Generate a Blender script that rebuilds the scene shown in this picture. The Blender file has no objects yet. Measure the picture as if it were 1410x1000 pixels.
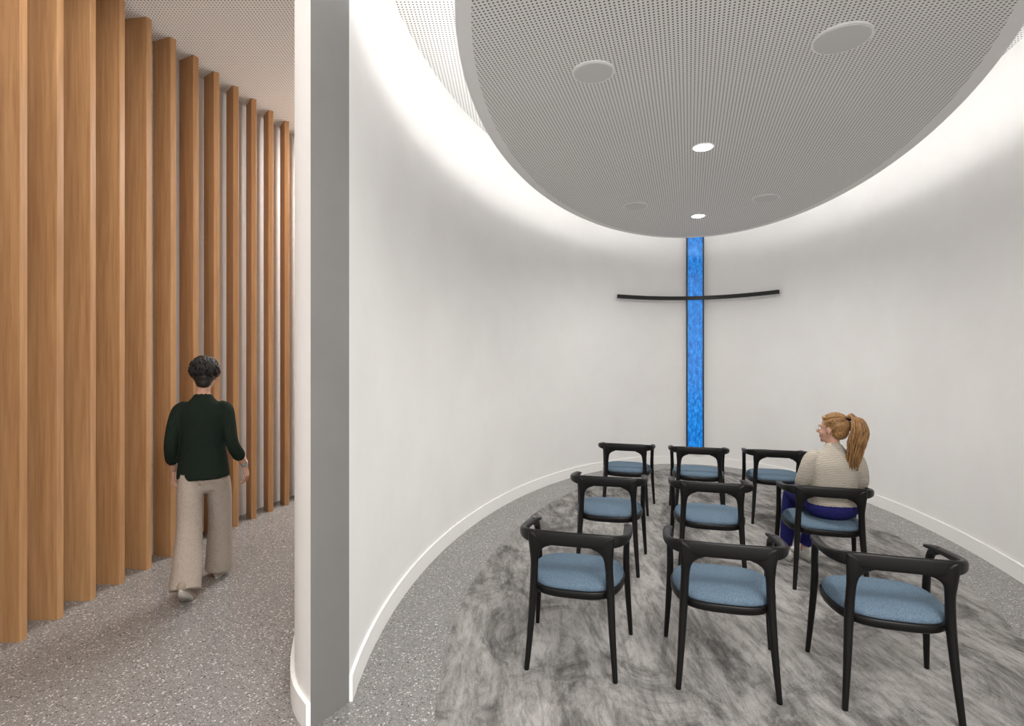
import bpy, math, random
from mathutils import Vector, Matrix
from mathutils.bvhtree import BVHTree
random.seed(4)
sc = bpy.context.scene
COL = sc.collection
pi = math.pi

# ------------------------------------------------------------------ materials
def newmat(name, color=(.8,.8,.8), rough=.6, spec=.3):
    m = bpy.data.materials.new(name); m.use_nodes = True
    b = m.node_tree.nodes['Principled BSDF']
    b.inputs['Base Color'].default_value = (*color, 1)
    b.inputs['Roughness'].default_value = rough
    b.inputs['Specular IOR Level'].default_value = spec
    return m
def N(m, t, **kw):
    n = m.node_tree.nodes.new(t)
    for k, v in kw.items(): setattr(n, k, v)
    return n
def LK(m, a, b): m.node_tree.links.new(a, b)
def bsdf(m): return m.node_tree.nodes['Principled BSDF']
def coords(m, scale=(1,1,1), rot=(0,0,0)):
    tc = N(m, 'ShaderNodeTexCoord'); mp = N(m, 'ShaderNodeMapping')
    mp.inputs['Scale'].default_value = scale; mp.inputs['Rotation'].default_value = rot
    LK(m, tc.outputs['Object'], mp.inputs['Vector']); return mp.outputs['Vector']
def noise(m, vec, scale, detail=4, rough=.6, dist=0):
    n = N(m, 'ShaderNodeTexNoise'); n.inputs['Scale'].default_value = scale
    n.inputs['Detail'].default_value = detail; n.inputs['Roughness'].default_value = rough
    n.inputs['Distortion'].default_value = dist
    LK(m, vec, n.inputs['Vector']); return n.outputs['Fac']
def ramp(m, fac, stops, interp='LINEAR'):
    r = N(m, 'ShaderNodeValToRGB'); e = r.color_ramp.elements; r.color_ramp.interpolation = interp
    while len(e) > 2: e.remove(e[-1])
    for i, (p, c) in enumerate(stops):
        if i < 2: e[i].position = p; e[i].color = (*c, 1)
        else:
            x = e.new(p); x.color = (*c, 1)
    LK(m, fac, r.inputs['Fac']); return r.outputs['Color']
def mix(m, fac, a, b):
    x = N(m, 'ShaderNodeMix', data_type='RGBA')
    if isinstance(fac, (int, float)): x.inputs[0].default_value = fac
    else: LK(m, fac, x.inputs[0])
    for s, v in ((6, a), (7, b)):
        if isinstance(v, tuple): x.inputs[s].default_value = (*v, 1)
        else: LK(m, v, x.inputs[s])
    return x.outputs[2]
def bump(m, h, strength=.3, dist=.01):
    b = N(m, 'ShaderNodeBump'); b.inputs['Strength'].default_value = strength
    b.inputs['Distance'].default_value = dist
    LK(m, h, b.inputs['Height']); LK(m, b.outputs['Normal'], bsdf(m).inputs['Normal'])

M_wall = newmat('plaster_white', (.80,.79,.775), .75, .2)
v = coords(M_wall); n = noise(M_wall, v, 1.6, 5)
LK(M_wall, ramp(M_wall, n, [(.3,(.79,.778,.765)),(.7,(.83,.82,.807))]), bsdf(M_wall).inputs['Base Color'])
bump(M_wall, noise(M_wall, v, 9, 4), .05, .01)
M_end = newmat('wall_end_shade_tone', (.20,.195,.19), .6)  # wall end caps: shade put into the colour, darker than the plaster
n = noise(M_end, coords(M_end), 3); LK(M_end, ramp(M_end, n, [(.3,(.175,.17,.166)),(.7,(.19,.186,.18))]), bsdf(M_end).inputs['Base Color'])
M_base = newmat('baseboard_paint', (.88,.87,.85), .45, .4)
M_plain = newmat('ceiling_plain', (.82,.81,.80), .7, .2)

def perf(name, light, dark, spacing, r, rot):
    m = newmat(name, light, .7, .2)
    vec = coords(m, (1/spacing,)*3, (0,0,rot))
    fr = N(m, 'ShaderNodeVectorMath', operation='FRACTION'); LK(m, vec, fr.inputs[0])
    sb = N(m, 'ShaderNodeVectorMath', operation='SUBTRACT'); LK(m, fr.outputs[0], sb.inputs[0]); sb.inputs[1].default_value = (.5,.5,.5)
    ml = N(m, 'ShaderNodeVectorMath', operation='MULTIPLY'); LK(m, sb.outputs[0], ml.inputs[0]); ml.inputs[1].default_value = (1,1,0)
    ln = N(m, 'ShaderNodeVectorMath', operation='LENGTH'); LK(m, ml.outputs[0], ln.inputs[0])
    lt = N(m, 'ShaderNodeMath', operation='LESS_THAN'); LK(m, ln.outputs['Value'], lt.inputs[0]); lt.inputs[1].default_value = r
    LK(m, mix(m, lt.outputs[0], light, dark), bsdf(m).inputs['Base Color'])
    return m
TH = math.radians(18)
M_perf = perf('perforated_panel', (.79,.775,.76), (.12,.118,.115), .022, .25, TH)
M_perf2 = perf('perforated_ceiling_panel', (.86,.85,.84), (.13,.13,.13), .026, .22, 0)

M_wood = newmat('oak_slats', (.5,.3,.15), .5, .3)
v = coords(M_wood, (14,14,.6)); n1 = noise(M_wood, v, 3.0, 8, .65)
v2 = coords(M_wood, (1.6,1.6,.12)); n2 = noise(M_wood, v2, 2.0, 2)
c1 = ramp(M_wood, n1, [(.3,(.35,.185,.082)),(.5,(.44,.245,.112)),(.72,(.53,.31,.152))])
c2 = ramp(M_wood, n2, [(.35,(.84,.79,.74)),(.65,(1,1,1))])
mm = N(M_wood, 'ShaderNodeMix', data_type='RGBA', blend_type='MULTIPLY'); mm.inputs[0].default_value = 1
LK(M_wood, c1, mm.inputs[6]); LK(M_wood, c2, mm.inputs[7]); LK(M_wood, mm.outputs[2], bsdf(M_wood).inputs['Base Color'])
bump(M_wood, n1, .1, .004)

M_terr = newmat('terrazzo', (.3,.3,.3), .22, .5)
v = coords(M_terr)
def chips(m, vec, scale, thr):
    vo = N(m, 'ShaderNodeTexVoronoi'); vo.inputs['Scale'].default_value = scale; LK(m, vec, vo.inputs['Vector'])
    sp = N(m, 'ShaderNodeSeparateColor'); LK(m, vo.outputs['Color'], sp.inputs[0])
    lt = N(m, 'ShaderNodeMath', operation='LESS_THAN'); LK(m, vo.outputs['Distance'], lt.inputs[0]); lt.inputs[1].default_value = thr
    return sp.outputs[0], sp.outputs[1], lt.outputs[0]
r1, g1, d1 = chips(M_terr, v, 95, .5)
r2, g2, d2 = chips(M_terr, v, 170, .5)
basec = ramp(M_terr, noise(M_terr, v, 1.4, 3), [(.3,(.195,.187,.182)),(.7,(.23,.222,.215))])
cA = ramp(M_terr, r2, [(0,(.09,.088,.085)),(.20,(.20,.19,.185)),(.6,(.26,.25,.24)),(.86,(.44,.43,.41))], 'CONSTANT')
x = mix(M_terr, d2, basec, cA)
cB = ramp(M_terr, r1, [(0,(.08,.078,.075)),(.14,(.215,.205,.20)),(.82,(.55,.53,.51))], 'CONSTANT')
th = N(M_terr, 'ShaderNodeMath', operation='GREATER_THAN'); LK(M_terr, g1, th.inputs[0]); th.inputs[1].default_value = .55
ml = N(M_terr, 'ShaderNodeMath', operation='MULTIPLY'); LK(M_terr, th.outputs[0], ml.inputs[0]); LK(M_terr, d1, ml.inputs[1])
LK(M_terr, mix(M_terr, ml.outputs[0], x, cB), bsdf(M_terr).inputs['Base Color'])

M_carp = newmat('carpet_mottled', (.2,.2,.2), .95, .05)
vf = coords(M_carp)
na = noise(M_carp, coords(M_carp, (1.1,.6,1), (0,0,TH)), 2.1, 14, .74, 1.1)
nb = noise(M_carp, coords(M_carp,(1.7,.35,1),(0,0,TH)), 12, 6, .8, .4); nc = noise(M_carp, vf, 230, 2, .6)
ca = ramp(M_carp, na, [(.36,(.095,.09,.086)),(.44,(.175,.167,.16)),(.50,(.26,.25,.24)),(.62,(.345,.33,.317))])
cb = ramp(M_carp, nb, [(.4,(.68,.68,.68)),(.55,(1.10,1.10,1.10))])
cc = ramp(M_carp, nc, [(.35,(.78,.78,.78)),(.65,(1.18,1.18,1.18))])
def mul(m, a, b):
    q = N(m, 'ShaderNodeMix', data_type='RGBA', blend_type='MULTIPLY'); q.inputs[0].default_value = 1
    LK(m, a, q.inputs[6]); LK(m, b, q.inputs[7]); return q.outputs[2]
LK(M_carp, mul(M_carp, mul(M_carp, ca, cb), cc), bsdf(M_carp).inputs['Base Color'])
bump(M_carp, nc, .5, .004)

M_black = newmat('ebonised_wood', (.006,.0055,.0055), .38, .22)
bump(M_black, noise(M_black, coords(M_black, (8,8,1)), 20, 3), .05, .002)
M_blue = newmat('blue_wool', (.1,.2,.33), .95, .1)
nn = noise(M_blue, coords(M_blue), 180, 3, .7)
LK(M_blue, ramp(M_blue, nn, [(.3,(.055,.088,.125)),(.7,(.145,.20,.26))]), bsdf(M_blue).inputs['Base Color']); bump(M_blue, nn, .4, .003)
M_glass = newmat('blue_art_glass', (.01,.18,.6), .25, .5)
vg = coords(M_glass, (1,1,.4)); ng = noise(M_glass, vg, 26, 9, .85)
cg = ramp(M_glass, ng, [(.36,(.001,.05,.25)),(.5,(.002,.15,.52)),(.66,(.03,.34,.85))])
LK(M_glass, mix(M_glass, .35, cg, (0,0,.02)), bsdf(M_glass).inputs['Base Color']); LK(M_glass, cg, bsdf(M_glass).inputs['Emission Color'])
bsdf(M_glass).inputs['Emission Strength'].default_value = .6
M_metal = newmat('black_metal', (.012,.012,.013), .4, .4)
def emis(name, col, s):
    m = newmat(name, (.9,.9,.9)); bsdf(m).inputs['Emission Color'].default_value = (*col,1); bsdf(m).inputs['Emission Strength'].default_value = s; return m
M_led = emis('led_strip', (1,.985,.965), 8)
M_lamp = emis('downlight_lens', (1,.97,.92), 14)
M_spk = newmat('speaker_grille', (.60,.59,.58), .6)
M_spkr = newmat('speaker_rim', (.85,.84,.83), .5)
# people
def cloth(name, c, sc_=120, amt=.25, bs=.3):
    m = newmat(name, c, .9, .1); n = noise(m, coords(m), sc_, 3)
    LK(m, ramp(m, n, [(.3, tuple(k*(1-amt) for k in c)), (.7, tuple(min(1,k*(1+amt)) for k in c))]), bsdf(m).inputs['Base Color'])
    n2_ = noise(m, coords(m, (1,1,.45)), 14, 3); ad = N(m, 'ShaderNodeMath', operation='ADD')
    LK(m, n, ad.inputs[0]); LK(m, n2_, ad.inputs[1]); bump(m, ad.outputs[0], bs, .02); return m
M_green = cloth('green_knit', (.011,.018,.013))
M_beige = cloth('beige_trousers', (.37,.315,.27), 60, .08, .5)
M_cream = newmat('cream_knit', (.6,.55,.46), .95, .1)
w = N(M_cream, 'ShaderNodeTexWave', wave_type='BANDS', bands_direction='Z'); w.inputs['Scale'].default_value = 26; w.inputs['Distortion'].default_value = 2.5; w.inputs['Detail Scale'].default_value = 3
LK(M_cream, coords(M_cream), w.inputs['Vector'])
LK(M_cream, ramp(M_cream, w.outputs['Fac'], [(0,(.33,.295,.245)),(.7,(.44,.40,.34))]), bsdf(M_cream).inputs['Base Color'])
bump(M_cream, w.outputs['Fac'], .5, .008)
M_navy = cloth('indigo_trousers', (.020,.020,.12))
M_skin = newmat('skin', (.58,.34,.24), .5, .35)
LK(M_skin, ramp(M_skin, noise(M_skin, coords(M_skin), 25, 3), [(.3,(.40,.215,.15)),(.7,(.47,.27,.19))]), bsdf(M_skin).inputs['Base Color'])
M_lip = newmat('lips', (.35,.10,.09), .4)
M_eye = newmat('eye_white', (.7,.68,.65), .2); M_iris = newmat('iris', (.05,.03,.02), .2)
def hairmat(name, a, b):
    m = newmat(name, a, .45, .4); n = noise(m, coords(m, (1,1,.3)), 120, 4)
    LK(m, ramp(m, n, [(.3,a),(.7,b)]), bsdf(m).inputs['Base Color']); bump(m, n, .4, .003); return m
M_hairB = hairmat('black_hair', (.006,.005,.005), (.018,.015,.013))
M_hairG = hairmat('strawberry_hair', (.14,.062,.020), (.38,.21,.08))
M_shoeW = newmat('white_leather', (.6,.58,.54), .5); M_shoeB = newmat('sand_suede', (.30,.24,.19), .8)
M_sole = newmat('rubber_sole', (.45,.42,.38), .7)
M_gold = newmat('steel', (.5,.5,.5), .3); bsdf(M_gold).inputs['Metallic'].default_value = 1

# ------------------------------------------------------------------ helpers
def obj(name, verts, faces, mats, fm=None, smooth=False, parent=None):
    me = bpy.data.meshes.new(name); me.from_pydata([tuple(p) for p in verts], [], faces)
    for m in (mats if isinstance(mats, (list, tuple)) else [mats]): me.materials.append(m)
    if fm: me.polygons.foreach_set('material_index', fm)
    if smooth is True: me.polygons.foreach_set('use_smooth', [True]*len(me.polygons))
    elif isinstance(smooth, list): me.polygons.foreach_set('use_smooth', smooth)
    me.update()
    o = bpy.data.objects.new(name, me); COL.objects.link(o)
    if parent: o.parent = parent
    return o
def empty(name, loc=(0,0,0), rz=0):
    e = bpy.data.objects.new(name, None); e.empty_display_size = .2; COL.objects.link(e)
    e.location = loc; e.rotation_euler = (0,0,rz); return e
class MB:
    def __init__(s): s.v=[]; s.f=[]; s.m=[]; s.s=[]
    def add(s, V, F, mat=0, smooth=True):
        o = len(s.v); s.v += list(V); s.f += [tuple(i+o for i in f) for f in F]; s.m += [mat]*len(F); s.s += [smooth]*len(F)
    def box(s, c, h, mat=0, R=None):
        c = Vector(c); V = []
        for z in (-1,1):
            for x_, y_ in ((-1,-1),(1,-1),(1,1),(-1,1)):
                p = Vector((x_*h[0], y_*h[1], z*h[2]));
                if R: p = R @ p
                V.append(c+p)
        s.add(V, [(3,2,1,0),(4,5,6,7),(0,1,5,4),(1,2,6,5),(2,3,7,6),(3,0,4,7)], mat, False)
    def make(s, name, mats, parent=None): return obj(name, s.v, s.f, mats, s.m, s.s, parent)
def cr(p0,p1,p2,p3,t):
    return .5*((2*p1)+(p2-p0)*t+(2*p0-5*p1+4*p2-p3)*t*t+(3*p1-p0-3*p2+p3)*t**3)
def loft(pts, rads, side=(1,0,0), seg=16, sub=4, cap=True):
    P = [Vector(p) for p in pts]; R = [Vector((r,r) if isinstance(r,(int,float)) else r) for r in rads]
    PP=[]; RR=[]; n=len(P)
    for i in range(n-1):
        a,b,c,d = max(i-1,0), i, i+1, min(i+2,n-1)
        for k in range(sub):
            t=k/sub; PP.append(cr(P[a],P[b],P[c],P[d],t)); rr = cr(R[a],R[b],R[c],R[d],t); RR.append(Vector((max(rr[0],.0005),max(rr[1],.0005))))
    PP.append(P[-1]); RR.append(R[-1])
    if cap:
        t0=(PP[0]-PP[1]).normalized(); t1=(PP[-1]-PP[-2]).normalized(); r0=RR[0].copy(); r1_=RR[-1].copy(); c0=PP[0].copy(); c1_=PP[-1].copy()
        for ang in (30,55,78):
            a=math.radians(ang)
            PP.insert(0,c0+t0*min(r0)*math.sin(a)); RR.insert(0,r0*math.cos(a))
            PP.append(c1_+t1*min(r1_)*math.sin(a)); RR.append(r1_*math.cos(a))
    S=Vector(side); V=[]; F=[]; m=len(PP)
    for i in range(m):
        t=(PP[min(i+1,m-1)]-PP[max(i-1,0)]).normalized(); xx=(S-t*S.dot(t))
        if xx.length<1e-4: xx=Vector((0,1,0))-t*t.y
        xx.normalize(); yy=t.cross(xx)
        for k in range(seg):
            a=2*pi*k/seg; V.append(PP[i]+xx*RR[i][0]*math.cos(a)+yy*RR[i][1]*math.sin(a))
    for i in range(m-1):
        for k in range(seg):
            k2=(k+1)%seg; F.append((i*seg+k,i*seg+k2,(i+1)*seg+k2,(i+1)*seg+k))
    F.append(tuple(range(seg))[::-1]); F.append(tuple((m-1)*seg+k for k in range(seg)))
    return V,F
def ell(c, r, R=None, nu=16, nv=10):
    c=Vector(c); V=[]; F=[]
    for j in range(1,nv):
        a=pi*j/nv
        for i in range(nu):
            b=2*pi*i/nu; p=Vector((r[0]*math.sin(a)*math.cos(b), r[1]*math.sin(a)*math.sin(b), r[2]*math.cos(a)))
            if R: p=R@p
            V.append(c+p)
    tp=Vector((0,0,r[2])); tp=(R@tp if R else tp); T=len(V); V.append(c+tp); V.append(c-tp)
    for j in range(nv-2):
        for i in range(nu):
            i2=(i+1)%nu; F.append((j*nu+i,(j+1)*nu+i,(j+1)*nu+i2,j*nu+i2))
    for i in range(nu):
        i2=(i+1)%nu; F.append((T,i,i2)); F.append((T+1,(nv-2)*nu+i2,(nv-2)*nu+i))
    return V,F
def fuse(name, parts, mats, voxel, parent, smooth_it=3):
    """parts: (V,F,matindex). voxel-unite into one continuous skin, colour by nearest source part"""
    mb=MB()
    for V,F,mi in parts: mb.add(V,F,mi)
    o=mb.make(name,mats)
    tree=BVHTree.FromPolygons([Vector(q) for q in mb.v], mb.f)
    md=o.modifiers.new('r','REMESH'); md.mode='VOXEL'; md.voxel_size=voxel
    if smooth_it:
        s_=o.modifiers.new('s','SMOOTH'); s_.factor=.5; s_.iterations=smooth_it
    dg=bpy.context.evaluated_depsgraph_get(); dg.update()
    me=bpy.data.meshes.new_from_object(o.evaluated_get(dg)); 
    o.modifiers.clear(); o.data=me
    me.materials.clear()
    for m in mats: me.materials.append(m)
    idx=[]
    for p in me.polygons:
        h=tree.find_nearest(p.center); idx.append(mb.m[h[2]] if h[2] is not None else 0)
    me.polygons.foreach_set('material_index', idx)
    me.polygons.foreach_set('use_smooth', [True]*len(me.polygons)); me.update()
    if parent: o.parent=parent
    return o
def xf(VF, M): return [M@Vector(p) for p in VF[0]], VF[1]

# ------------------------------------------------------------------ room frame
U=Vector((math.sin(TH),math.cos(TH))); W=Vector((math.cos(TH),-math.sin(TH)))
A0,B0=4.85,.15
RL,RB=4.12,2.20
def P(a,b): return U*a+W*b
def E(phi,L,B,a0=A0,b0=B0): return P(a0+L*math.cos(phi), b0+B*math.sin(phi))
def En(phi,L,B):
    n_=Vector((math.cos(phi)/L, math.sin(phi)/B)).normalized(); return (U*n_.x+W*n_.y)
def Eo(phi,off): return E(phi,RL,RB)+En(phi,RL,RB)*off
HC,HK,HD=4.03,4.33,3.36
PL,PR=math.radians(-129),math.radians(136)
NP=200
phis=[PL+(PR-PL)*i/NP for i in range(NP+1)]
inner=[Eo(p,0) for p in phis]
brk=math.radians(-110)
ctrl=[Vector((-.895,2.42)),Vector((-1.03,2.6)),Vector((-1.15,2.9)),Vector((-1.235,3.3)),Eo(brk,.42),Eo(brk+.12,.42)]
def outer_at(phi):
    if phi>=brk: return Eo(phi,.42)
    t=(phi-PL)/(brk-PL)*4; i=min(int(t),3); f=t-i
    return cr(ctrl[max(i-1,0)],ctrl[i],ctrl[i+1],ctrl[i+2],f)
outer=[outer_at(p) for p in phis]
def strip(mb, line, z0, z1, mat=0, flip=False):
    V=[];F=[]
    for p in line: V+= [Vector((p.x,p.y,z0)),Vector((p.x,p.y,z1))]
    for i in range(len(line)-1):
        q=(2*i,2*i+2,2*i+3,2*i+1); F.append(q[::-1] if flip else q)
    mb.add(V,F,mat,True)
def flat(mb, l1, l2, z, mat=0):
    V=[];F=[]
    for p,q in zip(l1,l2): V+=[Vector((p.x,p.y,z)),Vector((q.x,q.y,z))]
    for i in range(len(l1)-1): F.append((2*i,2*i+2,2*i+3,2*i+1))
    mb.add(V,F,mat,False)
mb=MB(); strip(mb,inner,0,HK); strip(mb,outer,0,HK,0,True); flat(mb,inner,outer,HK); flat(mb,inner,outer,0)
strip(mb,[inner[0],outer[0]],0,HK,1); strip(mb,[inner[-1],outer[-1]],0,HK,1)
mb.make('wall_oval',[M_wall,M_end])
# baseboards
mb=MB()
bi=[Eo(p,-.016) for p in phis]; strip(mb,bi,0,.125); flat(mb,bi,inner,.125); strip(mb,[bi[0],inner[0]],0,.125); 
mb.make('baseboard_oval_inside',M_base)
mb=MB(); bo=[]
for i,p in enumerate(outer):
    t=(outer[min(i+1,NP)]-outer[max(i-1,0)]).normalized(); bo.append(p+Vector((-t.y,t.x))*.02)
strip(mb,bo,0,.125); flat(mb,bo,outer,.125); strip(mb,[bo[0],outer[0]],0,.125)
mb.make('baseboard_oval_outside',M_base)
# floor
mb=MB(); mb.box((0.5,4.5,-.05),(6.5,7.5,.05)); mb.make('floor',M_terr)
# carpet
ring=[2*pi*i/160 for i in range(161)]
def disc(name, L,B,z0,z1,mats,a0=A0,b0=B0,inset=None):
    mb=MB(); e=[E(p,L,B,a0,b0) for p in ring[:-1]]; n_=len(e)
    strip(mb,e+[e[0]],z0,z1,len(mats)-1)
    mb.add([Vector((p.x,p.y,z1)) for p in e],[tuple(range(n_))],len(mats)-1 if inset else 0,False)
    if inset:
        ei=[E(p,L-inset,B-inset,a0,b0) for p in ring[:-1]]
        flat(mb,e+[e[0]],ei+[ei[0]],z0,len(mats)-1)
        mb.add([Vector((p.x,p.y,z0)) for p in ei],[tuple(range(n_))[::-1]],0,False)
    else: mb.add([Vector((p.x,p.y,z0)) for p in e],[tuple(range(n_))[::-1]],0,False)
    return mb.make(name,mats)
disc('carpet_oval',3.72,1.76,.0,.004,[M_carp],A0,.16)
# ceilings
disc('ceiling_chapel',RL+.02,RB+.02,HC,HC+.05,[M_perf2])
mb=MB(); mb.box((.5,4.5,HK+.05),(6.5,7.5,.05)); mb.make('ceiling',M_perf2)
# ceiling canopy with cove light
DL,DB,DA,DBB=3.40,1.62,4.71,.12
cloud=empty('ceiling_canopy')
d=disc('canopy_disc',DL,DB,HD,HD+.07,[M_perf,M_plain],DA,DBB,.085); d.parent=cloud
d=disc('canopy_plenum',DL-.5,DB-.5,HD+.07,HC,[M_plain],DA,DBB); d.parent=cloud
mb=MB(); l1=[E(p,DL-.14,DB-.14,DA,DBB) for p in ring]; l2=[E(p,DL-.18,DB-.18,DA,DBB) for p in ring]
strip(mb,l1,HD+.075,HD+.12); flat(mb,l1,l2,HD+.12); o=mb.make('cove_led_strip',M_led,cloud)
def dcyl(mb,c,r,z0,z1,mat,seg=40):
    V=[];F=[]
    for z in (z0,z1):
        for k in range(seg): V.append(Vector((c[0]+r*math.cos(2*pi*k/seg),c[1]+r*math.sin(2*pi*k/seg),z)))
    for k in range(seg): F.append((k,(k+1)%seg,seg+(k+1)%seg,seg+k))
    F.append(tuple(range(seg))[::-1]); F.append(tuple(range(seg,2*seg))); mb.add(V,F,mat,False)
for c,r in (((.482,3.23),.125),((1.75,2.89),.145),((1.376,6.07),.135),((2.69,5.77),.135)):
    mb=MB(); dcyl(mb,c,r,HD-.010,HD,1); dcyl(mb,c,r-.012,HD-.014,HD-.009,0); mb.make('ceiling_speaker',[M_spk,M_spkr])
for c in ((1.536,4.38),(2.22,6.5)):
    mb=MB(); dcyl(mb,c,.085,HD-.008,HD,0); dcyl(mb,c,.068,HD-.012,HD-.006,1); mb.make('recessed_downlight',[M_spkr,M_lamp])
    l=bpy.data.lights.new('downlight_beam','SPOT'); l.energy=125; l.spot_size=math.radians(165); l.spot_blend=1; l.shadow_soft_size=.07; l.color=(1,.97,.93)
    lo=bpy.data.objects.new('downlight_beam',l); lo.location=(c[0],c[1],HD-.03); COL.objects.link(lo)
mb=MB(); dcyl(mb,(-.30,5.0),.04,HC-.02,HC,0,20); mb.make('smoke_detector',[M_spkr])

# ------------------------------------------------------------------ corridor slats
CX,CY,CR=7.12,3.6,10.0
mb=MB()
for i in range(-7,22):
    th_=math.asin((3.18-CY)/CR)+i*.027
    tip=Vector((CX-CR*math.cos(th_),CY+CR*math.sin(th_),0))
    ex=max(0,min(.68,(tip.y-4.05)*.48)); t2=th_+ex
    dirv=Vector((-math.cos(t2),math.sin(t2),0)); tan=Vector((math.sin(t2),math.cos(t2),0))
    hx,hy,ch=.098,.026,.003; z0,z1=.0,HK
    c=tip+dirv*hx+tan*.025
    R=Matrix((dirv,tan,Vector((0,0,1)))).transposed()
    pl=[(-hx+ch,-hy),(hx,-hy),(hx,hy),(-hx+ch,hy),(-hx,hy-ch),(-hx,-hy+ch)]
    V=[];
    for z in (z0,z1):
        for q in pl: p=R@Vector((q[0],q[1],0)); V.append(Vector((c.x+p.x,c.y+p.y,z)))
    F=[(k,(k+1)%6,6+(k+1)%6,6+k) for k in range(6)]+[(5,4,3,2,1,0),(6,7,8,9,10,11)]
    mb.add(V,F,0,False)
mb.make('wood_slat_screen',[M_wood])
mb=MB(); ln=[];lo_=[]
for i in range(61):
    th_=-.56+i*(1.3/60); ln.append(Vector((CX-(CR+.2)*math.cos(th_),CY+(CR+.2)*math.sin(th_)))); lo_.append(Vector((CX-(CR+.4)*math.cos(th_),CY+(CR+.4)*math.sin(th_))))
strip(mb,ln,0,HK); strip(mb,lo_,0,HK); flat(mb,ln,lo_,HK); mb.make('wall_corridor',[M_wall])

# ------------------------------------------------------------------ cross
cr_e=empty('wall_cross')
cb=.09
def PR3(a,b,z): q=P(a,b); return Vector((q.x,q.y,z))
RR3=Matrix(((W.x,U.x,0),(W.y,U.y,0),(0,0,1)))
mb=MB(); mb.box(PR3(8.925,cb,(.25+HC)/2),(.112,.012,(HC-.25)/2),0,RR3); mb.make('glass_strip',M_glass,cr_e)
mb=MB()
for s_ in (-1,1): mb.box(PR3(8.925,cb+s_*.12,(.25+HC)/2),(.010,.035,(HC-.25)/2),0,RR3)
mb.box(PR3(8.925,cb,.245),(.13,.035,.01),0,RR3); mb.make('frame',M_metal,cr_e)
mb=MB(); pts=[]
for i in range(41):
    b=cb-1.1+2.2*i/40; s_=(b-B0)/RB; a=A0+RL*math.sqrt(1-s_*s_)-.09
    pts.append(PR3(a,b,2.585))
V=[];F=[]
for i,p in enumerate(pts):
    t=(pts[min(i+1,40)]-pts[max(i-1,0)]).normalized(); nr=Vector((-t.y,t.x,0))*.02
    for q in (p+nr,p-nr):
        V+=[q+Vector((0,0,.028)),q-Vector((0,0,.028))]
for i in range(40):
    k=4*i
    for a_,b_ in ((0,1),(1,3),(3,2),(2,0)): F.append((k+a_,k+b_,k+4+b_,k+4+a_))
F+=[(0,2,3,1),(160,161,163,162)]
mb.add(V,F,0,False)
for s_ in (-.55,.55):
    b=cb+s_; ss=(b-B0)/RB; a=A0+RL*math.sqrt(1-ss*ss)-.045; mb.box(PR3(a,b,2.585),(.008,.05,.008),0,RR3)
mb.make('crossbar',M_metal,cr_e)

# ------------------------------------------------------------------ chairs
def chair_frame():
    mb=MB()
    for s_ in (-1,1):
        mb.add(*loft([(s_*.232,-.262,.003),(s_*.216,-.237,.22),(s_*.204,-.218,.43),(s_*.198,-.226,.56),(s_*.193,-.240,.63),(s_*.180,-.248,.672),(s_*.165,-.252,.70)],
                     [(.0135,.014),(.0175,.019),(.021,.024),(.021,.022),(.029,.02),(.050,.016),(.07,.013)],(1,0,0),16,5))
        mb.add(*loft([(s_*.285,.255,.003),(s_*.272,.225,.22),(s_*.262,.2,.43),(s_*.264,.185,.56),(s_*.268,.15,.650),(s_*.274,.09,.682)],
                     [(.0125,.0125),(.0165,.017),(.019,.021),(.018,.019),(.019,.023),(.018,.02)],(1,0,0),14,5))
    pts=[(.262,.210,.668),(.275,.13,.680),(.284,.0,.692),(.282,-.12,.701),(.262,-.195,.706),(.215,-.240,.708),(.14,-.256,.708)]
    rr=[(.019,.010),(.022,.013),(.022,.016),(.020,.021),(.0175,.027),(.0155,.034),(.0135,.038)]
    full=pts+[(0,-.262,.708)]+[(-p[0],p[1],p[2]) for p in pts[::-1]]
    fr=rr+[(.0125,.038)]+rr[::-1]
    P_=[Vector(p) for p in full]; n_=len(P_)
    PP=[];RR=[]
    for i in range(n_-1):
        for k in range(6):
            t=k/6; a,b,c,d=max(i-1,0),i,i+1,min(i+2,n_-1)
            PP.append(cr(P_[a],P_[b],P_[c],P_[d],t)); RR.append(cr(Vector(fr[a]),Vector(fr[b]),Vector(fr[c]),Vector(fr[d]),t))
    PP.append(P_[-1]); RR.append(Vector(fr[-1]))
    m_=len(PP); V=[];F=[];S=16
    for i in range(m_):
        t=PP[min(i+1,m_-1)]-PP[max(i-1,0)]; t.z=0; t.normalize(); h=Vector((-t.y,t.x,0))
        e=1.0 if 2<i<m_-3 else (.55 if i in(0,m_-1) else .85)
        for k in range(S):
            a=2*pi*k/S; ca,sa=math.cos(a),math.sin(a)
            cx=math.copysign(abs(ca)**.7,ca); sx=math.copysign(abs(sa)**.7,sa)
            V.append(PP[i]+h*RR[i][0]*cx*e+Vector((0,0,1))*RR[i][1]*sx*e)
    for i in range(m_-1):
        for k in range(S): F.append((i*S+k,i*S+(k+1)%S,(i+1)*S+(k+1)%S,(i+1)*S+k))
    F.append(tuple(range(S))); F.append(tuple((m_-1)*S+k for k in range(S)))
    mb.add(V,F)
    return mb
def seat_shape(mb,layers,mat):
    S=48; V=[];F=[]
    for z,sc_,off in layers:
        for k in range(S):
            a=2*pi*k/S; c,s_=math.cos(a),math.sin(a); e=.62
            x_=math.copysign(abs(c)**e,c); y_=math.copysign(abs(s_)**e,s_)
            if y_<0: x_*=1-.13*(-y_); 
            V.append(Vector((x_*(.264*sc_-off), y_*(.245*sc_-off), z)))
    for i in range(len(layers)-1):
        for k in range(S): F.append((i*S+k,i*S+(k+1)%S,(i+1)*S+(k+1)%S,(i+1)*S+k))
    F.append(tuple(range(S))[::-1]); F.append(tuple((len(layers)-1)*S+k for k in range(S)))
    mb.add(V,F,mat)
mbf=chair_frame()
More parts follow.
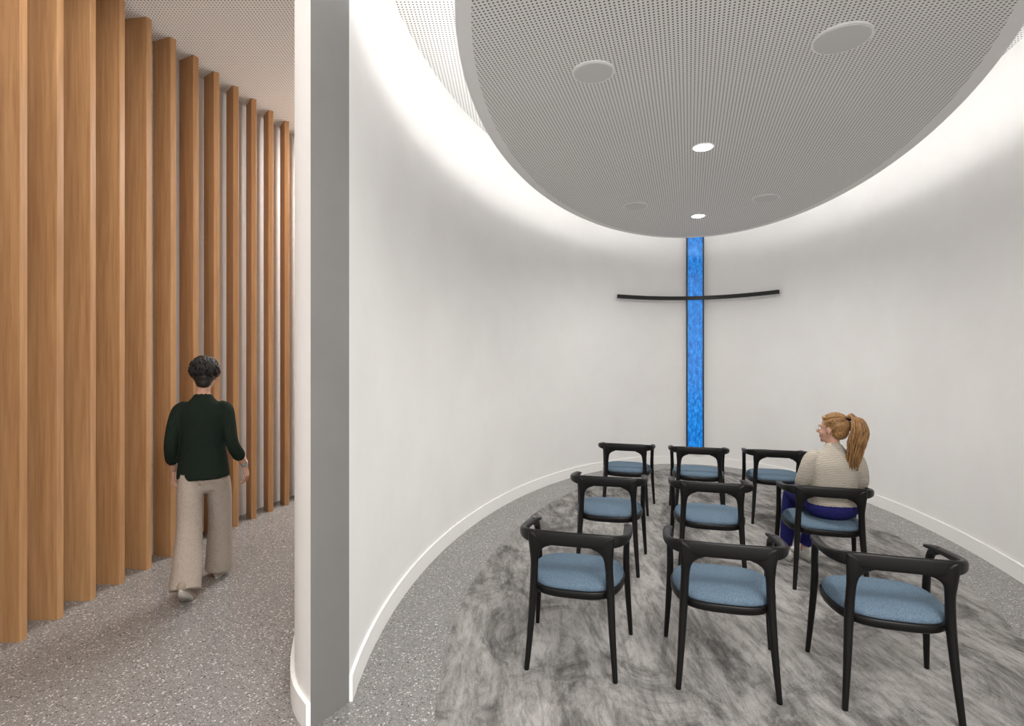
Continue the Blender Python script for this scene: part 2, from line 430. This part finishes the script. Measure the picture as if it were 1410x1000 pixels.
seat_shape(mbf,[(.385,1,.03),(.389,1,.012),(.398,1,.003),(.425,1,0),(.432,1,.004),(.434,1,.02)],0)
me_f=mbf.make('chair_frame_src',M_black); 
mbc=MB(); seat_shape(mbc,[(.430,1,.014),(.440,1,.008),(.454,1,.012),(.466,1,.026),(.475,1,.055),(.481,1,.11),(.484,1,.17)],0)
me_c=mbc.make('seat_src',M_blue)
fdat,cdat=me_f.data,me_c.data
bpy.data.objects.remove(me_f); bpy.data.objects.remove(me_c)
chairs=[(.37,3.09,15),(1.125,2.92,15),(1.865,2.745,17),(.79,4.42,14),(1.53,4.23,15),(2.32,4.08,17),(1.27,6.02,16),(1.98,5.8,16),(2.70,5.62,17)]
for x_,y_,h in chairs:
    e=empty('armchair',(x_,y_,.005),-math.radians(h))
    for nm,dd in (('frame',fdat),('seat_cushion',cdat)):
        o=bpy.data.objects.new(nm,dd); COL.objects.link(o); o.parent=e

# ------------------------------------------------------------------ people
def head_parts(M, sk=0, lip=0):
    ps=[]
    def a(vf,mi=sk): V,F=xf(vf,M); ps.append((V,F,mi))
    a(ell((0,-.012,.138),(.072,.09,.084))); a(ell((0,.022,.09),(.058,.064,.078))); a(ell((0,.03,.042),(.046,.05,.038)))
    a(ell((0,.069,.020),(.019,.016,.017))); a(ell((0,.068,.127),(.048,.018,.012)))
    a(loft([(0,.082,.118),(0,.094,.098),(0,.106,.080)],[.006,.0085,.012],(1,0,0),10,3))
    for s_ in (-1,1):
        a(ell((s_*.009,.096,.077),(.007,.009,.007))); a(ell((s_*.034,.056,.078),(.022,.024,.022)))
        a(ell((s_*.070,-.005,.1),(.008,.017,.030),Matrix.Rotation(s_*.25,3,'Z')))
    a(ell((0,.083,.054),(.022,.009,.006)),lip); a(ell((0,.082,.044),(.020,.009,.007)),lip)
    return ps
def eyes(M,parent):
    mb=MB()
    for s_ in (-1,1):
        V,F=xf(ell((s_*.029,.0715,.106),(.013,.012,.010)),M); mb.add(V,F,0)
        V,F=xf(ell((s_*.029,.0815,.106),(.0055,.0035,.0055)),M); mb.add(V,F,1)
        V,F=xf(loft([(s_*.012,.086,.126),(s_*.03,.086,.130),(s_*.048,.074,.126)],[.002,.0028,.0015],(0,0,1),6,3),M); mb.add(V,F,1)
    mb.make('eyes',[M_eye,M_iris],parent)
def hand_parts(s_,M,curl=.5):
    """+Y finger direction, palm faces -Z, thumb on +X*s_"""
    ps=[]
    def a(vf): V,F=xf(vf,M); ps.append((V,F,0))
    a(loft([(0,-.04,0),(0,0,0),(s_*.003,.04,-.002),(0,.082,0)],[(.024,.019),(.026,.017),(.037,.0145),(.037,.011)],(1,0,0),14,4))
    for k,(bx,ln_) in enumerate(((-.029,.058),(-.0098,.072),(.0098,.078),(.029,.070))):
        bx*=s_; p=Vector((bx,.080,0)); pts=[p-Vector((0,.02,0)),p.copy()]; ang=.12
        for j,fr in enumerate((.45,.32,.26)):
            ang+=curl*(.55,.8,.6)[j]*(1.15-.1*k)
            p=p+Vector((bx*.10*fr, math.cos(ang)*ln_*fr*1.0, -math.sin(ang)*ln_*fr)); pts.append(p.copy())
        a(loft(pts,[.0085,.0088,.0082,.0074,.0062],(1,0,0),10,3))
    a(loft([(s_*.018,.012,-.004),(s_*.040,.034,-.012),(s_*.054,.060,-.020),(s_*.056,.082,-.028)],[.013,.0115,.0095,.0078],(0,1,0),10,3))
    return ps
def frame_m(o,y,nrm):
    Y=Vector(y).normalized(); Z=-Vector(nrm); Z=(Z-Y*Z.dot(Y)).normalized(); X=Y.cross(Z)
    m=Matrix((X,Y,Z)).transposed().to_4x4(); m.translation=Vector(o); return m
def shoe(name,M,parent,mat):
    mb=MB()
    V,F=loft([(0,-.055,.040),(0,-.02,.048),(0,.03,.046),(0,.08,.036),(0,.13,.028),(0,.165,.022)],[(.030,.038),(.034,.046),(.037,.046),(.041,.037),(.042,.029),(.033,.021)],(1,0,0),18,4)
    V=[Vector((p.x,p.y,max(p.z,.012))) for p in V]; V,F=xf((V,F),M); mb.add(V,F,0)
    out=[]
    for k in range(32):
        a=2*pi*k/32; y_=.055+.132*math.cos(a); w_=.037+.008*math.cos(a); out.append((w_*math.sin(a),y_))
    V=[Vector((x_,y_,z)) for z in (0,.018) for x_,y_ in out]; F=[(k,(k+1)%32,32+(k+1)%32,32+k) for k in range(32)]+[tuple(range(32))[::-1],tuple(range(32,64))]
    V,F=xf((V,F),M); mb.add(V,F,1)
    V,F=xf(loft([(0,-.005,.078),(0,-.003,.095)],[(.031,.036),(.032,.038)],(1,0,0),16,2,False),M); mb.add(V,F,0)
    for k in range(4):
        y_=.045+.02*k; z_=.083-.0105*k
        V,F=xf(loft([(-.018,y_,z_-.004),(0,y_+.003,z_+.001),(.018,y_,z_-.004)],[.0025]*3,(0,1,0),6,3),M); mb.add(V,F,1)
    mb.make(name,[mat,M_sole],parent)
def strands(mb,M,c,r,starts,ends,n,rad,lift=.003,mat=0,curl=0):
    for i in range(n):
        d0=starts().normalized(); d1=ends().normalized(); k=random.uniform(1.0,1.0+lift*12)
        pts=[]; ph=random.uniform(0,6)
        for j in range(7):
            t=j/6; d_=d0.slerp(d1,t) if d0.angle(d1)<3 else d0
            p=Vector(c)+Vector((d_.x*r[0],d_.y*r[1],d_.z*r[2]))*(k+.01*math.sin(t*pi))
            if curl: p+=Vector((math.sin(ph+j*2.1),math.cos(ph+j*1.7),math.sin(ph*2+j*1.9)))*curl
            pts.append(p)
        V,F=xf(loft(pts,[rad*.4]+[rad]*5+[rad*.3],(0,0,1),5,2,False),M); mb.add(V,F,mat)

# --- walking person (seen from behind)
wk=empty('walking_person',(-2.225,3.93,0),math.radians(16))
Hm=Matrix.Translation((0.006,.012,1.422))@Matrix.Rotation(math.radians(2),4,'Z')@Matrix.Rotation(math.radians(-8),4,'X')
ps=[]
X=(1,0,0)
ps.append((*loft([(0,-.005,.805),(0,-.006,.83),(0,-.010,.92),(0,-.014,1.03),(0,-.014,1.15),(0,-.017,1.25),(0,-.018,1.315),(0,-.016,1.36),(0,-.012,1.395)],
  [(.170,.124),(.170,.124),(.160,.114),(.148,.104),(.155,.104),(.160,.10),(.132,.082),(.082,.064),(.058,.056)],X,28,5,False),0))
for s_,el_,cu,wr in ((1,(.205,-.085,1.045),(.235,-.025,.955),(.262,.035,.872)),(-1,(-.192,-.06,1.045),(-.204,.01,.94),(-.212,.07,.845))):
    ps.append((*loft([(s_*.125,-.014,1.308),(s_*.152,-.016,1.278),(s_*.175,-.045,1.18),el_,cu],[(.044,.050),(.050,.056),(.047,.054),(.043,.047),(.044,.047)],X,18,5),0))
    ps.append((*loft([el_,cu,wr],[.032,.031,.023],X,14,4),2))
ps.append((*loft([(0,0,.98),(0,0,.90),(0,-.005,.82),(0,0,.77)],[(.13,.09),(.148,.104),(.152,.112),(.12,.09)],X,24,4),1))
ps.append((*loft([(.074,0,.84),(.080,.085,.69),(.075,.155,.49),(.060,.205,.28),(.048,.235,.06)],[(.080,.104),(.084,.102),(.080,.092),(.086,.096),(.095,.112)],X,20,5,False),1))
ps.append((*loft([(-.074,-.005,.84),(-.078,-.035,.69),(-.072,-.07,.49),(-.056,-.175,.30),(-.046,-.275,.10)],[(.080,.104),(.084,.100),(.082,.092),(.088,.096),(.096,.10)],X,20,5,False),1))
ps.append((*loft([(0,-.02,1.35),(0,-.012,1.42),(0,-.003,1.50)],[(.052,.052),(.047,.048),(.048,.053)],X,16,4),2))
ps+=head_parts(Hm,2,3)
fuse('body',ps,[M_green,M_beige,M_skin,M_lip],.0065,wk,3)
eyes(Hm,wk)
fuse('hand_right',hand_parts(-1,frame_m((.265,.040,.868),(.12,.12,-1),(-1,.15,0)),.45),[M_skin],.0032,wk,1)
fuse('hand_left',hand_parts(1,frame_m((-.212,.072,.842),(-.02,.12,-1),(1,.15,0)),.45),[M_skin],.0032,wk,1)
mb=MB(); V,F=loft([(.256,.025,.890),(.260,.031,.876)],[(.028,.027),(.028,.027)],X,18,2,True); mb.add(V,F,0); mb.add(*ell((.282,.017,.888),(.006,.016,.016)),0); mb.make('wristwatch',[M_gold],wk)
shoe('shoe_right',Matrix.Translation((.048,.225,0)),wk,M_shoeB)
Ms=Matrix.Translation((-.046,-.215,0))@Matrix.Rotation(math.radians(-38),4,'X')@Matrix.Translation((0,-.14,0))
shoe('shoe_left',Ms,wk,M_shoeB)
hpz=[(*xf(ell((0,-.022,.155),(.086,.102,.086)),Hm),0),(*xf(ell((0,-.052,.112),(.075,.068,.078)),Hm),0),(*xf(ell((0,-.058,.062),(.054,.046,.05)),Hm),0),
     (*xf(ell((0,.035,.195),(.066,.058,.036)),Hm),0)]
fuse('hair',hpz,[M_hairB],.006,wk,3)
mb=MB()
def st():
    return Vector((random.uniform(-.5,.5),random.uniform(-.7,.3),1))
def en():
    a=random.uniform(0,2*pi); y_=math.sin(a); low=-.75 if y_<.1 else random.uniform(.25,.5)
    return Vector((math.cos(a),y_,random.uniform(low,low+.6)))
strands(mb,Hm,(0,-.026,.146),(.087,.103,.092),st,en,340,.0036,.007,0,.008)
mb.make('hair_curls',[M_hairB],wk)

# --- seated woman
cx_,cy_=2.32,4.08
sw=empty('seated_woman',(cx_,cy_,.006),-math.radians(10))
ox=.045
T=Matrix.Translation((ox,0,0))
ps=[]
def add(vf,mi): V,F=xf(vf,T); ps.append((V,F,mi))
add(loft([(0,-.095,.590),(0,-.095,.615),(0,-.105,.70),(0,-.112,.80),(0,-.112,.88),(0,-.108,.94),(0,-.098,.985),(0,-.088,1.02)],
  [(.168,.126),(.170,.126),(.155,.114),(.152,.110),(.152,.104),(.122,.084),(.078,.064),(.056,.054)],X,28,5,False),0)
for s_ in (-1,1):
    add(loft([(s_*.12,-.098,.935),(s_*.152,-.098,.905),(s_*.182,-.09,.82),(s_*.196,-.045,.725),(s_*.155,.06,.675),(s_*.105,.145,.655)],
        [(.046,.050),(.052,.056),(.049,.054),(.047,.050),(.042,.042),(.034,.034)],(0,1,.3),18,5),0)
add(loft([(0,-.10,.66),(0,-.10,.60),(0,-.085,.565),(0,-.02,.555),(0,.03,.555)],[(.12,.09),(.165,.115),(.180,.10),(.172,.078),(.12,.07)],X,22,4),1)
feet=[(-.175,.43),(-.02,.46)]
for s_,(fx,fy) in zip((-1,1),feet):
    kx=s_*.105-.02
    add(loft([(s_*.085,-.06,.568),(s_*.10-.01,.16,.568),(kx,.36,.558),(kx*.85+fx*.15,.41,.50),((kx+fx)/2,.415,.30),(fx,fy-.03,.115)],
       [(.088,.082),(.084,.078),(.066,.066),(.064,.068),(.058,.06),(.046,.048)],X,18,5,False),1)
    add(loft([((kx+fx)/2,.415,.30),(fx,fy-.03,.10),(fx,fy-.03,.06)],[.04,.033,.033],X,12,3),2)
add(loft([(0,-.098,.98),(0,-.086,1.03),(0,-.075,1.09)],[(.050,.050),(.045,.046),(.046,.051)],X,16,4),2)
Hw=Matrix.Translation((ox-.004,-.080,1.022))@Matrix.Rotation(math.radians(44),4,'Z')@Matrix.Rotation(math.radians(3),4,'X')
ps+=head_parts(Hw,2,3)
fuse('body',ps,[M_cream,M_navy,M_skin,M_lip],.006,sw,3)
eyes(Hw,sw)
for nm,s_,k in (('hand_left',1,-1),('hand_right',-1,1)):
    fuse(nm,hand_parts(s_,frame_m((ox+k*.098,.155,.660),(-k*.42,1,-.02),(0,0,-1)),.35),[M_skin],.0032,sw,1)
for nm,(fx,fy) in zip(('shoe_left','shoe_right'),feet):
    shoe(nm,Matrix.Translation((fx+ox,fy-.03,0))@Matrix.Rotation(.15,4,'Z'),sw,M_shoeW)
hpz=[(*xf(ell((0,-.020,.148),(.0775,.091,.082)),Hw),0),(*xf(ell((0,-.05,.105),(.066,.058,.065)),Hw),0),(*xf(ell((0,.035,.188),(.055,.042,.024)),Hw),0)]
fuse('hair',hpz,[M_hairG],.006,sw,3)
mb=MB()
tail=Vector((0,-.9,.75))
def st2():
    a=random.uniform(0,2*pi); y_=math.sin(a)
    if y_>0: return Vector((math.cos(a),y_*.9,random.uniform(.42,.6) if y_>.45 else random.uniform(-.1,.4)))
    return Vector((math.cos(a),y_,random.uniform(-.8,-.5)))
strands(mb,Hw,(0,-.020,.148),(.0785,.092,.083),st2,lambda: tail+Vector((random.uniform(-.1,.1),0,random.uniform(-.1,.1))),260,.0024,.004)
b0=Vector((0,-.100,.200))
for i in range(230):
    a=random.uniform(0,2*pi); q=math.sqrt(random.random()); dx,dy=math.cos(a)*q,math.sin(a)*q
    L_=random.uniform(.72,1.12); wv=random.uniform(0,6); am=random.uniform(.008,.020)
    pts=[b0+Vector((dx*.012,.015,dy*.012)), b0+Vector((dx*.02,-.022,.022+dy*.02)), b0+Vector((dx*.050,-.06+dy*.028,.0-.01*dy)),
         b0+Vector((dx*.070+am*math.sin(wv),-.080+dy*.048,-.08*L_)), b0+Vector((dx*.072+am*math.sin(wv+2),-.072+dy*.052,-.165*L_)),
         b0+Vector((dx*.056+am*math.sin(wv+4),-.058+dy*.044,-.25*L_)), b0+Vector((dx*.034,-.050+dy*.034,-.335*L_))]
    V,F=xf(loft(pts,[.003,.004,.0042,.0042,.004,.003,.001],(1,0,0),5,3,False),Hw); mb.add(V,F,0)
V,F=xf(loft([b0+Vector((0,.012,0)),b0+Vector((0,-.012,.006))],[.018,.018],X,14,2),Hw); mb.add(V,F,1)
mb.make('ponytail',[M_hairG,M_black],sw)
mb=MB()
for s_ in (-1,1):
    pts=[Vector((s_*.031+.021*math.cos(2*pi*k/16),.096-.004*abs(math.cos(2*pi*k/16)),.104+.018*math.sin(2*pi*k/16))) for k in range(17)]
    V,F=xf(loft(pts,[.0014]*17,(0,1,0),6,1,False),Hw); mb.add(V,F,0)
    V,F=xf(loft([(s_*.052,.092,.108),(s_*.070,.05,.108),(s_*.077,-.002,.112)],[.0015]*3,(0,0,1),6,3),Hw); mb.add(V,F,0)
V,F=xf(loft([(-.01,.096,.108),(0,.098,.111),(.01,.096,.108)],[.0014]*3,(0,0,1),6,3),Hw); mb.add(V,F,0)
mb.make('eyeglasses',[M_gold],sw)

# ------------------------------------------------------------------ lights
def area(name,loc,size,energy,rot=(0,0,0),col=(1,.98,.95)):
    l=bpy.data.lights.new(name,'AREA'); l.shape='RECTANGLE'; l.size,l.size_y=size; l.energy=energy; l.color=col
    o=bpy.data.objects.new(name,l); o.location=loc; o.rotation_euler=rot; COL.objects.link(o)
area('corridor_fill',(-2.2,2.4,HK-.02),(.5,2.2),22)  # added fill above the view, brightens the near corridor
area('corridor_fill_far',(-1.5,7.6,HK-.02),(.6,3),170)  # added fill hidden behind the oval wall, lights the far slats
area('entry_fill',(1.3,-.9,HK-.02),(2.6,1.8),230)  # added area fill behind the camera, lifts the chapel walls
wd=bpy.data.worlds.new('World'); sc.world=wd; wd.use_nodes=True
wd.node_tree.nodes['Background'].inputs[0].default_value=(1,.985,.965,1); wd.node_tree.nodes['Background'].inputs[1].default_value=1.3
sc.view_settings.view_transform='Standard'; sc.view_settings.look='None'; sc.view_settings.exposure=.60

cd=bpy.data.cameras.new('camera'); cam=bpy.data.objects.new('camera',cd); COL.objects.link(cam)
cam.location=(0,0,1.66); cam.rotation_euler=(pi/2,0,0); cd.sensor_width=36; cd.lens=750/1410*36; cd.shift_y=-7/1410; cd.clip_start=.05
sc.camera=cam
